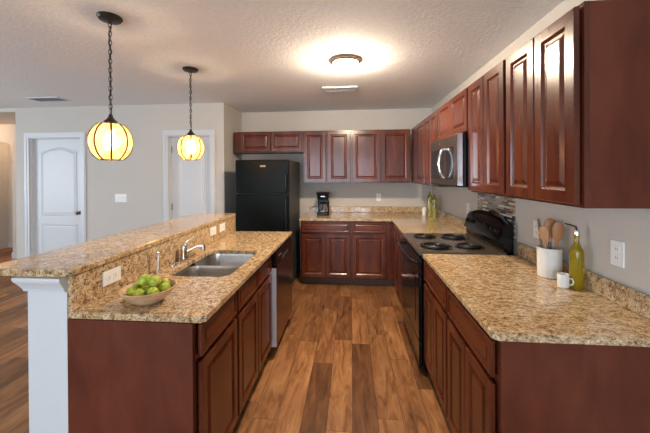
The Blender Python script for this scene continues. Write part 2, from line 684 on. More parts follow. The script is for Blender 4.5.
interior_door('door_1', D1[0], D1[1], False)
interior_door('door_2', D2[0], D2[1], True)

# ------------------------------------------------------------------ island half wall, bar top
IY0, IY1 = 1.25, 3.17
kw = struct('wall_island', BX(-1.435, -1.247, IY0, IY1, 0, 1.070), 'trim_white')
bm = bmesh.new()
prof = [(0, 0), (.010, 0), (.013, .012), (.022, .03), (.032, .045), (.036, .055), (.036, .066), (0, .066)]
# crown moulding below the bar top: across the end and along the outer face
A = [(-1.247, IY0), (-1.435, IY0), (-1.435, IY1)]
nrm = [(0, -1), (-.999, -1), (-1, 0)]
vs = []
for (x, y), (nx, ny) in zip(A, nrm):
    vs.append([bm.verts.new((x + nx * p, y + ny * p, 1.003 + z)) for p, z in prof])
for a, b in zip(vs, vs[1:]):
    for i in range(len(prof)):
        j = (i + 1) % len(prof)
        bm.faces.new((a[i], a[j], b[j], b[i]))
bm.faces.new(vs[0])
bm.faces.new(vs[-1][::-1])
struct('trim_1', bm, 'trim_white')
struct('baseboard_island', BX(-1.449, -1.435, IY0, IY1, 0, .1), 'trim_white')

bar = thing('bar_top', 'long raised speckled granite bar top on the white half wall', 'bar top', (-1.42, 2.2, 1.071))
bm = bmesh.new()
prism(bm, [(x + 1.42, y - 2.2) for x, y in [(-1.24, 1.225), (-1.215, 1.25), (-1.222, 3.165), (-1.252, 3.20), (-1.59, 3.20), (-1.645, 3.15), (-1.645, 1.27), (-1.60, 1.225)]], 0, .032)
obj('slab', bm, 'granite', bar, bev=.006)

# ------------------------------------------------------------------ cabinets
def ring_panel(bm, x0, x1, z0, z1, y, fr, raised=True):
    """cabinet door / drawer front: slab with routed frame and raised field; front at y, thickness .019 towards +y"""
    if raised:
        prof = [(0, .019), (0, .0035), (.0035, 0), (fr - .006, 0), (fr, .0045), (fr + .006, .0095),
                (fr + .012, .0095), (fr + .028, .003), (fr + .031, .002)]
    else:
        prof = [(0, .019), (0, .004), (.004, 0), (fr - .008, 0), (fr - .004, .003), (fr, .005), (fr + .01, .005), (fr + .016, .002)]
    Ls = []
    for ins, dy in prof:
        Ls.append([bm.verts.new(p) for p in ((x0 + ins, y + dy, z0 + ins), (x1 - ins, y + dy, z0 + ins),
                                             (x1 - ins, y + dy, z1 - ins), (x0 + ins, y + dy, z1 - ins))])
    bm.faces.new(Ls[0][::-1])
    for a, b in zip(Ls, Ls[1:]):
        for i in range(4):
            bm.faces.new((a[i], a[(i + 1) % 4], b[(i + 1) % 4], b[i]))
    bm.faces.new(Ls[-1])
    return bm


def cabinet(name, label, loc, rz, w, z0, z1, depth, doors, drawers=(), group=None, toe=False, split=None, end=None,
            stile=.022, cat='cabinet'):
    """local x along the front, +y into the wall, z up from the cabinet's bottom (root at z0)"""
    c = thing(name, label, cat, (loc[0], loc[1], z0 if not toe else 0), rz, group)
    zb = .102 if toe else 0
    zt = (z1 - z0) if not toe else z1
    th = .016
    bm = bmesh.new()
    bx(bm, .0, th, .019, depth, zb, zt)
    bx(bm, w - th, w, .019, depth, zb, zt)
    bx(bm, th, w - th, .019, depth, zb, zb + th)
    bx(bm, th, w - th, depth - th, depth, zb + th, zt)
    if not toe:
        bx(bm, th, w - th, .019, depth - th, zt - th, zt)
    obj('cabinet_box', bm, 'cherry_panel', c)
    # face frame
    bm = bmesh.new()
    bx(bm, 0, stile, 0, .0188, zb, zt)
    bx(bm, w - stile, w, 0, .0188, zb, zt)
    bx(bm, stile, w - stile, 0, .0188, zt - .03, zt)
    bx(bm, stile, w - stile, 0, .0188, zb, zb + .03)
    if split:
        bx(bm, stile, w - stile, 0, .0188, split - .013, split + .013)
    for x in sorted(set(round(d[0], 3) for d in doors))[1:]:
        bx(bm, x - .018, x + .012, .001, .0186, zb + .03, (split - .013) if split else zt - .03)
    # wide fillers where no door covers the frame
    xs_ = [(0, 0)] + sorted((d[0], d[1]) for d in doors) + [(w, w)]
    for (a0, a1), (b0, b1) in zip(xs_, xs_[1:]):
        if b0 - a1 > .035:
            bx(bm, max(a1 - .008, stile), min(b0 + .008, w - stile), .0005, .0183, zb + .03, zt - .03)
    obj('face_frame', bm, 'cherry', c)
    for d in doors:
        obj('door', ring_panel(bmesh.new(), d[0], d[1], d[2], d[3], -.0270, d[4] if len(d) > 4 else .055), 'cherry', c)
    for d in drawers:
        obj('drawer', ring_panel(bmesh.new(), d[0], d[1], d[2], d[3], -.0270, .026, False), 'cherry_rail', c)
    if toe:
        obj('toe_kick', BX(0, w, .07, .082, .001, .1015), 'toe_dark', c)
    return c


# right wall, base cabinets (front faces -X): root rotation -90deg, local x runs towards the camera
XF = .558
DB = (.125, .700)
DR = (.725, .866)
def base_right(label, yfar, w, doors, group='cherry base cabinets'):
    return cabinet('base_cabinet', label, (XF, yfar), -pi / 2, w, 0, .882, R - XF - .005,
                   [(a, b, *DB, .05) for a, b in doors[0]], [(a, b, *DR) for a, b in doors[1]], group, True, .712)
base_right('cherry base cabinet at the near end of the right counter, wide drawer over two doors', 1.785, .56,
           ([(.012, .277), (.283, .548)], [(.012, .548)]))
base_right('cherry base cabinet against the near side of the black range, drawer over two doors', 2.347, .56,
           ([(.012, .277), (.283, .548)], [(.012, .548)]))
base_right('narrow cherry base cabinet just beyond the black range, drawer over one door', 3.572, .45,
           ([(.02, .43)], [(.02, .43)]))
base_right('cherry base cabinet in the corner beyond the range, drawer over one narrow door', 4.138, .56,
           ([(.16, .548)], [(.16, .548)]))
# back wall base cabinets
YF = 4.141
cabinet('base_cabinet', 'cherry base cabinet below the coffee maker, wide drawer over two doors', (-.687, YF), 0, .682, 0, .882, B - YF - .005,
        [(.012, .332, *DB, .05), (.345, .668, *DB, .05)], [(.012, .668, *DR)], 'cherry base cabinets', True, .712)
cabinet('base_cabinet', 'cherry base cabinet in the back right corner, one drawer over a single wide door', (-.003, YF), 0, .568, 0, .882, B - YF - .005,
        [(.02, .455, *DB, .05)], [(.02, .455, *DR)], 'cherry base cabinets', True, .712, stile=.02)
# island cabinets (front faces +X): rotation +90, local x runs away from the camera
XI = -.672
cabinet('island_cabinet', 'cherry island cabinet at the near end under the bowl of limes', (XI, 1.268), pi / 2, .432, 0, .882, .572,
        [(.012, .42, *DB, .05)], [(.012, .42, *DR)], 'island base cabinets', True, .712)
cabinet('island_cabinet', 'cherry island sink cabinet beside the dishwasher, two doors under false drawer fronts', (XI, 1.702), pi / 2, .76, 0, .882, .572,
        [(.012, .374, *DB, .05), (.386, .748, *DB, .05)], [(.012, .374, *DR), (.386, .748, *DR)], 'island base cabinets', True, .712)
ep = tag(obj('end_panel', (lambda b: (bx(b, -1.246, -.69, 1.25, 1.266, 0, .881), bx(b, -.69, -.672, 1.246, 1.266, 0, .881), b)[-1])(bmesh.new()), 'cherry_panel'),
         'flat cherry panel closing the near end of the island', 'panel')
ep2 = tag(obj('end_panel', (lambda b: (bx(b, .577, R - .003, 1.209, 1.2245, 0, .881), bx(b, XF, .577, 1.206, 1.2245, 0, .881), b)[-1])(bmesh.new()), 'cherry_panel'),
          'flat cherry panel closing the near end of the right base cabinets', 'panel')
ep3 = tag(obj('end_panel', BX(-1.245, -.655, 3.145, 3.163, 0, .881), 'cherry_panel'),
          'narrow cherry panel on the far side of the dishwasher', 'panel')

# wall cabinets
UZ0, UZ1 = 1.383, 2.137
XU = .847
def up_right(label, yfar, w, doors, z0=UZ0, group='tall cherry wall cabinets', fr=.055):
    return cabinet('wall_cabinet', label, (XU, yfar), -pi / 2, w, z0, UZ1, R - XU - .003,
                   [(a, b, .012, UZ1 - z0 - .012, fr) for a, b in doors], group=group)
up_right('cherry wall cabinet nearest the camera on the right wall, two tall doors', 1.730, .53, [(.012, .262), (.268, .518)])
up_right('cherry wall cabinet right beside the near side of the microwave, two tall doors', 2.264, .532, [(.012, .263), (.269, .520)])
up_right('short cherry wall cabinet directly above the microwave', 3.019, .753, [(.012, .373), (.380, .741)], 1.803,
         'short cherry wall cabinets', .045)
up_right('cherry wall cabinet on the right wall just beyond the microwave, two narrow doors', 3.555, .534, [(.012, .264), (.270, .522)])
up_right('cherry wall cabinet in the right wall corner meeting the back cabinets', 4.42, .863, [(.45, .85)])
YU = 4.425
up_b = lambda label, x, w, doors, z0=UZ0, group='tall cherry wall cabinets', fr=.055: cabinet(
    'wall_cabinet', label, (x, YU), 0, w, z0, UZ1, B - YU - .003, [(a, b, .012, UZ1 - z0 - .012, fr) for a, b in doors], group=group)
up_b('short wide cherry wall cabinet above the black refrigerator', -1.72, 1.03, [(.105, .553), (.563, 1.01)], 1.835,
     'short cherry wall cabinets', .045)
up_b('cherry wall cabinet on the back wall directly above the coffee maker', -.689, .689, [(.012, .328), (.352, .677)])
up_b('cherry wall cabinet on the back wall next to the right corner, two wide doors', .001, .826, [(.014, .41), (.428, .816)])

# ------------------------------------------------------------------ worktops
T0, T1 = .883, .914
def worktop(name, label, outline, ups, hole=None, mat='granite', cx=0, cy=0):
    w = thing(name, label, 'worktop', (cx, cy, T0))
    L = lambda pts: [(x - cx, y - cy) for x, y in pts]
    obj('slab', prism(bmesh.new(), L(outline), 0, T1 - T0, L(hole) if hole else None), mat, w, bev=.005)
    for b in ups:
        x0, x1, y0, y1, z1 = b
        obj('backsplash', BX(x0 - cx, x1 - cx, y0 - cy, y1 - cy, T1 - T0 + .0005, z1 - T0), mat, w, bev=.003)
    return w
XC = .527
ST = 1.008
RE = R - .001
worktop('granite_worktop', 'granite worktop on the near right cabinets, holding the crock and oil bottle',
        [(XC + .02, 1.2), (RE, 1.2), (RE, 2.354), (XC, 2.354), (XC, 1.22)], [(RE - .02, RE, 1.2, 2.352, ST)], mat='granite_veined', cx=.9, cy=1.8)
worktop('granite_worktop', 'L-shaped granite worktop running round the back corner beyond the range',
        [(XC, 3.118), (RE, 3.118), (RE, B - .001), (-.705, B - .001), (-.705, 4.103), (XC, 4.103)],
        [(RE - .02, RE, 3.12, B - .022, ST), (-.66, RE, B - .021, B - .001, ST)], cx=.5, cy=4.3)
hole = round_rect(-1.115, -.722, 1.745, 2.375, .075)
worktop('island_worktop', 'granite island worktop with the double sink cut into it',
        [(-.638, 1.25), (-.618, 1.27), (-.618, 3.17), (-1.246, 3.17), (-1.246, 1.25)],
        [], hole, cx=-.93, cy=2.2)
tag(obj('granite_upstand', BX(-.011, .011, 0, 1.92, 0, .1545), 'granite', bev=.003, loc=(-1.235, 1.25, T1 + .0005)),
    'tall granite upstand between the island worktop and the raised bar top', 'backsplash')

# ------------------------------------------------------------------ sink
sk = thing('kitchen_sink', 'undermounted stainless double bowl sink in the island worktop', 'sink', (-.92, 2.06, .70))
def bowl_pts(x0, x1, y0, y1, r):
    return [(x + .92, y - 2.06) for x, y in round_rect(x0, x1, y0, y1, r)]
for y0, y1 in ((1.735, 2.055), (2.072, 2.385)):
    bm = bmesh.new()
    levels = [(0, .1795, .07), (.004, .16, .07), (.014, .03, .07), (.03, .012, .07), (.06, .004, .06), (.12, 0, .03)]
    prev = None
    outer = [bm.verts.new((x, y, .181)) for x, y in bowl_pts(-1.122 - .008, -.715 + .008, y0 - .008, y1 + .008, .078)]
    rings = [outer]
    for ins, z, r in levels:
        rings.append([bm.verts.new((x, y, z)) for x, y in bowl_pts(-1.122 + ins, -.715 - ins, y0 + ins, y1 - ins, r)])
    for a, b in zip(rings, rings[1:]):
        n = len(a)
        for i in range(n):
            bm.faces.new((a[i], a[(i + 1) % n], b[(i + 1) % n], b[i]))
    bm.faces.new(rings[-1])
    bw = obj('bowl', bm, 'stainless_bowl', sk, smooth=True)
    bm = bmesh.new()
    lathe(bm, [(0, .002), (.03, .002), (.04, .006), (.042, .0005), (0, .0005)], 24, c=(0, (y0 + y1) / 2 - 2.06, 0))
    obj('drain', bm, 'chrome', bw, smooth=True)

# faucet
fc = thing('faucet', 'chrome single lever faucet behind the sink', 'faucet', (-1.182, 2.10, T1))
bm = prism(bmesh.new(), round_rect(-.026, .026, -.125, .125, .025), 0, .012)
obj('deck_plate', bm, 'chrome', fc, bev=.003)
bm = lathe(bmesh.new(), [(0, .012), (.026, .012), (.025, .03), (.022, .06), (.024, .085), (.022, .1), (.010, .112), (0, .114)], 24, c=(0, -.01, 0))
obj('faucet_body', bm, 'chrome', fc, smooth=True)
bm = tube(bmesh.new(), [(0, -.01, .05), (.04, .0, .068), (.08, .012, .086), (.11, .018, .092), (.122, .02, .088)], [.012, .0115, .011, .013, .013], 12)
obj('spout', bm, 'chrome', fc, smooth=True)
bm = tube(bmesh.new(), [(.124, .02, .096), (.126, .02, .052)], [.013, .014], 12)
obj('aerator', bm, 'chrome', fc, smooth=True)
bm = tube(bmesh.new(), [(-.003, -.01, .105), (.018, .0, .122), (.04, .015, .140), (.052, .022, .148)], [.012, .009, .008, .006], 10)
obj('lever', bm, 'chrome', fc, smooth=True)
hc_ = tag(obj('sink_hole_cap', lathe(bmesh.new(), [(0, 0), (.024, 0), (.024, .006), (.018, .014), (0, .017)], 20), 'chrome', smooth=True, loc=(-1.172, 1.935, T1 + .0005)),
          'small chrome cap on the worktop just in front of the faucet plate', 'cap')
sd = thing('soap_dispenser', 'slim upright chrome soap dispenser between the limes and the faucet', 'soap dispenser', (-1.185, 1.80, T1))
obj('dispenser_base', lathe(bmesh.new(), [(0, 0), (.022, 0), (.022, .008), (.014, .014), (.0, .016)], 20), 'chrome', sd, smooth=True)
obj('pump_stem', tube(bmesh.new(), [(0, 0, .014), (0, 0, .11)], [.008, .006], 10), 'chrome', sd, smooth=True)
obj('pump_nozzle', tube(bmesh.new(), [(-.006, 0, .115), (0, 0, .125), (.01, 0, .122)], [.009, .009, .006], 10), 'chrome', sd, smooth=True)

# ------------------------------------------------------------------ bowl of limes
BLX, BLY = -.958, 1.382
fb = obj('fruit_bowl', lathe(bmesh.new(), [(0, 0), (.05, 0), (.06, .004), (.088, .026), (.113, .056), (.120, .068), (.115, .070),
                                          (.107, .058), (.083, .032), (.05, .012), (0, .010)], 48), 'bowl_wood', smooth=True, loc=(BLX, BLY, T1 + .0005))
tag(fb, 'shallow light wooden bowl holding green limes on the island', 'bowl')


def lime_mesh():
    bm = bmesh.new()
    pr = []
    for i in range(13):
        a = pi * i / 12
        r = .0265 * sin(a)
        z = -.029 * cos(a)
        if i == 11:
            r *= .8
            z += .001
        if i == 12:
            z += .003
        pr.append((max(r, 0) if 0 < i < 12 else 0, z))
    return lathe(bm, pr, 20)


lims = [(-.064, -.046, .056), (-.004, -.078, .054), (.060, -.052, .056), (.085, .016, .058), (.042, .076, .060),
        (-.028, .078, .058), (-.080, .022, .058), (.002, .004, .046), (-.030, .006, .098), (.040, -.006, .098)]
wh = ['at the left front rim', 'at the middle of the front rim', 'at the right front rim', 'at the right rim',
      'at the right rear rim', 'at the left rear rim', 'at the left rim', 'buried in the middle under the others',
      'on top, left of the upper two', 'on top, right of the upper two']
l0 = None
for i, (x, y, z) in enumerate(lims):
    if l0 is None:
        l0 = thing('lime', '', 'lime', group='limes in the wooden bowl')
        obj('lime_skin', lime_mesh(), 'lime_skin', l0, smooth=True)
        obj('stem_end', lathe(bmesh.new(), [(0, -.0305), (.003, -.030), (.003, -.028), (0, -.0275)], 8), 'stem_brown', l0)
        o = l0
    else:
        o = dup(l0, (0, 0, 0), '')
    o.location = (BLX + x * .83, BLY + y * .83, T1 + z + .002)
    o.rotation_euler = (random.uniform(.9, 2.2), random.uniform(-.4, .4), random.uniform(0, 6.28))
    o['label'] = 'green lime in the wooden bowl ' + wh[i]

# ------------------------------------------------------------------ dishwasher
dw = thing('dishwasher', 'built-in dishwasher with black control panel at the far end of the island', 'dishwasher', (-.645, 2.468, 0), pi / 2)
w = .67
obj('tub', BX(.004, w - .004, .03, .57, .03, .878), 'black_plastic', dw)
obj('door_panel', BX(.002, w - .002, -.032, .029, .10, .745), 'dishwasher_front', dw, bev=.003)
obj('door_edge', BX(.0, .0018, -.031, .029, .10, .745), 'steel_lit', dw)
cp = obj('control_panel', BX(.002, w - .002, -.033, .029, .752, .868), 'black_enamel', dw, bev=.004)
obj('handle_recess', BX(.20, .47, -.0345, -.033, .765, .80), 'dark_hole', cp)
obj('display_print', (lambda b: ([bx(b, .08 + i * .028, .092 + i * .028, -.034, -.033, .825, .831) for i in range(4)], b)[-1])(bmesh.new()), 'print_grey', cp)
obj('kick_plate', BX(.004, w - .004, .05, .062, .001, .095), 'black_plastic', dw)

# ------------------------------------------------------------------ range
rg = thing('range', 'black freestanding electric coil range between the right counters', 'stove', (.53, 3.113, 0), -pi / 2)
w = .756          # local x: 0 far .. w near ; y into wall ; front of body y=0
RD = R - .53 - .030
obj('range_body', BX(0, w, .0, RD, .04, .895), 'black_enamel', rg)
ct = obj('cooktop', prism(bmesh.new(), round_rect(0, w, -.028, RD - .06, .01, 3), .896, .926), 'cooktop_enamel', rg, bev=.006)
for (x, y, r) in ((w - .180, .145, .108), (w - .190, .405, .092), (.185, .145, .090), (.205, .405, .108)):
    bp = obj('drip_pan', lathe(bmesh.new(), [(r + .018, .9265), (r + .016, .931), (r + .008, .930), (r - .01, .922 + .005), (.02, .9268), (0, .9268)], 36, c=(x, y, 0)), 'drip_pan', ct, smooth=True)
    pts = []
    for i in range(4 * 24):
        a = 2 * pi * i / 24
        rr = .022 + (r - .024) * i / 95
        pts.append((x + rr * cos(a), y + rr * sin(a), .936))
    obj('coil_burner', tube(bmesh.new(), pts, .0058, 8), 'coil_black', ct, smooth=True)
od = obj('oven_door', BX(.006, w - .006, -.03, -.002, .255, .885), 'black_enamel', rg, bev=.005)
obj('oven_window', BX(.12, w - .12, -.0325, -.030, .36, .70), 'black_glass', od)
bm = bmesh.new()
tube(bm, [(.05, -.03, .835), (.05, -.055, .840), (.07, -.072, .842), (.2, -.078, .842), (w / 2, -.080, .842), (w - .2, -.078, .842), (w - .07, -.072, .842), (w - .05, -.055, .84), (w - .05, -.03, .835)], .014, 10)
obj('oven_handle', bm, 'black_plastic', rg, smooth=True)
obj('storage_drawer', BX(.006, w - .006, -.028, -.002, .05, .245), 'black_enamel', rg, bev=.004)
for x in (.05, w - .05):
    for y in (.05, RD - .08):
        obj('foot', lathe(bmesh.new(), [(0, 0.0005), (.018, 0.0005), (.018, .01), (.010, .012), (.010, .04), (0, .04)], 12, c=(x, y, 0)), 'black_plastic', rg)
# backguard: sloped console with arched top
bm = bmesh.new()
cols = 17
ys_front = lambda s: RD - .085
rings = []
for i in range(cols):
    s = i / (cols - 1)
    x = (w - .03) * s
    top = 1.115 + .075 * sin(pi * (0.06 + .88 * s)) ** .8
    y0 = RD - .115 + .0
    pr = [(RD - .002, .897), (RD - .078, .897), (RD - .078, .985), (RD - .105, 1.0), (RD - .062, top - .012), (RD - .05, top), (RD - .002, top - .01)]
    rings.append([bm.verts.new((x, yy, zz)) for yy, zz in pr])
for a, b in zip(rings, rings[1:]):
    n = len(a)
    for k in range(n):
        bm.faces.new((a[k], a[(k + 1) % n], b[(k + 1) % n], b[k]))
bm.faces.new(rings[0])
bm.faces.new(rings[-1][::-1])
bg = obj('backguard', bm, 'black_enamel', rg, smooth=True)
sl = math.atan2(.043, .155)
def on_console(x, z, off=0):
    tt = (z - 1.0) / .155
    return Vector((x, RD - .105 + .043 * tt - off, z))
for x, z in ((.08, 1.07), (.17, 1.075), (w - .17, 1.075), (w - .08, 1.07)):
    m = Matrix.Translation(on_console(x, z, .001)) @ Matrix.Rotation(pi / 2 - sl, 4, 'X')
    obj('burner_knob', lathe(bmesh.new(), [(0, .024), (.014, .024), (.017, .004), (.024, .002), (.024, 0), (0, 0)], 20, m=m), 'black_plastic', bg, smooth=True)
m = Matrix.Translation(on_console(w / 2 + .09, 1.085, .001)) @ Matrix.Rotation(pi / 2 - sl, 4, 'X')
obj('oven_knob', lathe(bmesh.new(), [(0, .024), (.016, .024), (.019, .004), (.027, .002), (.027, 0), (0, 0)], 20, m=m), 'black_plastic', bg, smooth=True)
bm = bmesh.new()
q = [on_console(w / 2 - .12, 1.06, .0015), on_console(w / 2 + .02, 1.06, .0015), on_console(w / 2 + .02, 1.12, .0015), on_console(w / 2 - .12, 1.12, .0015)]
q2 = [p + Vector((0, .003, 0)) for p in q]
A = [bm.verts.new(p) for p in q]
Bq = [bm.verts.new(p) for p in q2]
bm.faces.new(A)
bm.faces.new(Bq[::-1])
for i in range(4):
    bm.faces.new((A[i], Bq[i], Bq[(i + 1) % 4], A[(i + 1) % 4]))
obj('clock_display', bm, 'screen_dark', bg)
obj('vent_trim', BX(.02, w - .02, RD - .083, RD - .0785, .93, .942), 'stainless_reflect_dark', bg)

tag(obj('mosaic_backsplash', BX(R - .010, R - .0005, 2.42, 3.09, 1.009, UZ0 - .001), 'mosaic'),
    'brown and grey mosaic strip tile panel on the wall behind the range', 'tile panel')

# ------------------------------------------------------------------ microwave
mw = thing('microwave', 'stainless over-the-range microwave with curved handle above the stove', 'microwave', (.79, 3.016, 1.412), -pi / 2)
w, h = .748, .388
obj('casing', BX(.001, w - .001, .0, R - .79 - .003, .0, h), 'black_enamel', mw)
md = obj('front_panel', BX(0, w, -.036, -.0005, .012, h), 'stainless_reflect_dark', mw, bev=.004)
obj('side_trim', BX(w + .0003, w + .0015, -.036, -.0005, .012, h), 'stainless', md)
obj('window_glass', BX(.045, .44, -.0375, -.036, .055, h - .085), 'black_glass', md)
obj('control_glass', BX(.49, w - .085, -.0375, -.036, .055, h - .085), 'black_glass', md)
obj('vent_grille', BX(.02, w - .02, -.034, -.002, .001, .0115), 'black_plastic', md)
obj('panel_seam', BX(.5, .503, -.0372, -.036, h - .08, h - .006), 'dark_hole', md)
bm = tube(bmesh.new(), [(.47, -.036, .065), (.47, -.062, .07), (.47, -.082, .12), (.47, -.090, .18), (.47, -.082, .24), (.47, -.062, h - .10), (.47, -.036, h - .095)], .012, 10)
obj('handle', bm, 'chrome', mw, smooth=True)
bm = lathe(bmesh.new(), [(0, .002), (.011, .002), (.012, 0), (0, 0)], 20, m=Matrix.Translation((.30, -.0362, h - .045)) @ Matrix.Rotation(pi / 2, 4, 'X'))
obj('round_badge', bm, 'chrome', md)

# ------------------------------------------------------------------ refrigerator
fr = thing('refrigerator', 'black top-freezer refrigerator at the end of the island', 'refrigerator', (-1.497, 3.88, 0))
w = .703
obj('cabinet_body', BX(.004, w - .003, .062, .84, .03, 1.695), 'fridge_side', fr, bev=.006)
fd = obj('freezer_door', BX(0, w, 0, .056, 1.268, 1.70), 'fridge_black', fr, bev=.010)
rd = obj('refrigerator_door', BX(0, w, 0, .056, .07, 1.256), 'fridge_black', fr, bev=.010)
obj('kick_grille', BX(.02, w - .02, .03, .06, .005, .062), 'black_plastic', fr)
obj('freezer_handle', tube(bmesh.new(), [(w - .03, .0, 1.30), (w - .03, -.03, 1.32), (w - .03, -.034, 1.40), (w - .03, -.03, 1.50), (w - .03, 0, 1.52)], .010, 8), 'black_plastic', fd, smooth=True)
obj('door_handle', tube(bmesh.new(), [(w - .03, .0, .78), (w - .03, -.03, .80), (w - .03, -.034, .98), (w - .03, -.03, 1.20), (w - .03, 0, 1.22)], .010, 8), 'black_plastic', rd, smooth=True)
bd = obj('badge', BX(.33, .398, -.003, .0, 1.607, 1.628), 'badge_gold', fd)
obj('badge_print', (lambda b: ([bx(b, .337 + i * .011, .344 + i * .011, -.0036, -.003, 1.613, 1.622) for i in range(5)], b)[-1])(bmesh.new()), 'bronze', bd)
for x in (.06, w - .06):
    obj('foot', lathe(bmesh.new(), [(0, .0005), (.02, .0005), (.02, .03), (0, .03)], 12, c=(x, .12, 0)), 'black_plastic', fr)

# ------------------------------------------------------------------ coffee maker
cm = thing('coffee_maker', 'small black drip coffee maker on the back counter', 'coffee maker', (-.41, 4.50, T1 + .0005))
obj('base', prism(bmesh.new(), round_rect(-.088, .088, -.10, .10, .03), 0, .035), 'black_plastic', cm, bev=.004)
obj('column', prism(bmesh.new(), round_rect(-.082, .082, .025, .10, .02), .035, .225), 'black_plastic', cm)
bm = bmesh.new()
prev = None
rings = []
for z, e in ((.225, -.006), (.25, 0), (.30, .002), (.318, .012), (.328, .012), (.333, .004)):
    rings.append([bm.verts.new((x, y, z)) for x, y in round_rect(-.085 - e, .085 + e, -.095 - e, .10 + e * .3, .03)])
for a, b in zip(rings, rings[1:]):
    for i in range(len(a)):
        bm.faces.new((a[i], a[(i + 1) % len(a)], b[(i + 1) % len(a)], b[i]))
bm.faces.new(rings[0][::-1])
bm.faces.new(rings[-1])
obj('reservoir', bm, 'black_plastic', cm, smooth=True)
obj('logo_plate', BX(-.03, .03, -.0975, -.095, .270, .282), 'brushed_nickel', cm)
cf = obj('carafe', lathe(bmesh.new(), [(0, .037), (.055, .037), (.066, .05), (.069, .09), (.058, .135), (.046, .155), (.048, .165), (.044, .165), (.042, .155), (.054, .134), (.065, .09), (.062, .052), (.05, .041), (0, .041)], 28, c=(0, -.035, 0)), 'carafe_glass', cm, smooth=True)
obj('carafe_highlight', lathe(bmesh.new(), [(.0665, .050), (.0705, .052), (.0712, .088), (.0675, .09)], 28, c=(0, -.035, 0)), 'stainless', cf, smooth=True)  # steel ring standing in for the silver highlight low on the glass
obj('carafe_lid', lathe(bmesh.new(), [(0, .166), (.05, .166), (.05, .178), (.03, .186), (0, .188)], 24, c=(0, -.035, 0)), 'black_plastic', cf, smooth=True)
obj('carafe_handle', tube(bmesh.new(), [(.0, -.083, .165), (0, -.118, .16), (.0, -.125, .12), (.0, -.12, .085), (0, -.103, .075)], .007, 8), 'black_plastic', cf, smooth=True)

# ------------------------------------------------------------------ crock with spoons, mug, bottles
CKX, CKY = 1.14, 1.885
ck = tag(obj('utensil_crock', lathe(bmesh.new(), [(0, 0), (.054, 0), (.059, .004), (.0615, .155), (.0615, .168), (.057, .169), (.055, .155), (.052, .012), (0, .012)], 40),
             'crock_white', smooth=True, loc=(CKX, CKY, T1 + .0005)), 'white textured ceramic crock full of wooden spoons', 'crock')


def spoon(name, label, mat, dx, dy, lean, tw, hw=.03, hl=.05, L=.24):
    s = thing(name, label, 'spoon', (CKX + dx, CKY + dy, T1 + .014), 0, 'wooden spoons in the crock')
    top = Vector((lean[0], lean[1], L))
    obj('spoon_handle', tube(bmesh.new(), [(0, 0, 0), tuple(top * .5), tuple(top * .84)], [.006, .006, .0075], 8), mat, s, smooth=True)
    m = Matrix.Translation(top * 1.0) @ top.to_track_quat('Z', 'Y').to_matrix().to_4x4() @ Matrix.Rotation(tw, 4, 'Z')
    bm = bmesh.new()
    pr = []
    n = 14
    for i in range(n + 1):
        a = pi * i / n
        pr.append((hw * sin(a) ** .9 * (1 + .12 * -cos(a)), -hl * cos(a) * 1.0))
    lathe(bm, [(max(r, 0) if 0 < k < n else 0, z) for k, (r, z) in enumerate(pr)], 20, sy=.28, m=m)
    obj('spoon_head', bm, mat, s, smooth=True)
    return s


spoon('wooden_spoon', 'pale wooden spoon leaning furthest left in the crock', 'spoon_wood', -.012, -.014, (-.026, .0, 0), .5, .028, .048, .235)
spoon('wooden_spoon', 'dark wooden spoon at the back left of the crock', 'spoon_wood_dark', -.014, .026, (-.014, .022, 0), .5, .028, .048, .268)
spoon('wooden_spoon', 'broad reddish wooden spoon standing in the middle of the crock', 'spoon_wood_red', .010, .010, (.004, .004, 0), .6, .035, .058, .262)
spoon('wooden_spoon', 'orange-brown wooden spoon leaning right in the crock', 'spoon_wood_red', .014, -.018, (.006, -.022, 0), -.5, .028, .060, .252)
sv = tag(obj('serving_utensil', (lambda b: (tube(b, [(0, 0, 0), (-.012, .0, .19)], [.005, .006], 8), b)[-1])(bmesh.new()), 'metal_slotted', smooth=True, loc=(CKX - .006, CKY - .03, T1 + .014)),
         'dark metal utensil handle between the left spoons in the crock', 'utensil')

mg = thing('mug', 'small white espresso mug between the crock and the oil bottle', 'mug', (1.103, 1.712, T1 + .0005), radians(-35))
obj('mug_body', lathe(bmesh.new(), [(0, 0), (.022, 0), (.026, .004), (.0265, .070), (.0245, .070), (.024, .006), (0, .006)], 28), 'mug_white', mg, smooth=True)
obj('mug_handle', tube(bmesh.new(), [(.0255, 0, .050), (.037, 0, .051), (.043, 0, .036), (.038, 0, .020), (.0255, 0, .016)], .0035, 8), 'mug_white', mg, smooth=True)


def bottle(name, label, loc, glass, s=1.0, pour=True, hh=1.0, wide=False):
    b = thing(name, label, 'bottle', loc)
    k = s
    pr = [(0, 0), (.028, 0), (.0315, .005), (.0315, .150 * hh), (.029, .163 * hh), (.019, .178 * hh), (.0115, .192 * hh), (.0125, .225 * hh), (0, .225 * hh)]
    if wide:
        pr = [(0, 0), (.033, 0), (.037, .005), (.037, .178 * hh), (.034, .190 * hh), (.020, .200 * hh), (.013, .208 * hh), (.0125, .225 * hh), (0, .225 * hh)]
    obj('bottle_glass', lathe(bmesh.new(), [(r * k, z * k) for r, z in pr], 32), glass, b, smooth=True)
    if pour:
        z = .225 * hh * k
        obj('stopper', lathe(bmesh.new(), [(0, z), (.015 * k, z), (.015 * k, z + .014), (.010 * k, z + .03), (0, z + .032)], 16), 'chrome', b, smooth=True)
        obj('pour_spout', tube(bmesh.new(), [(0, 0, z + .026), (-.002, .002, z + .042), (-.020, .012, z + .050), (-.042, .026, z + .056)], [.006, .005, .004, .003], 8), 'black_plastic', b, smooth=True)
    else:
        z = .225 * hh * k
        obj('cork', lathe(bmesh.new(), [(0, z), (.012 * k, z), (.011 * k, z + .018), (0, z + .018)], 14), 'spoon_wood_dark', b, smooth=True)
    return b


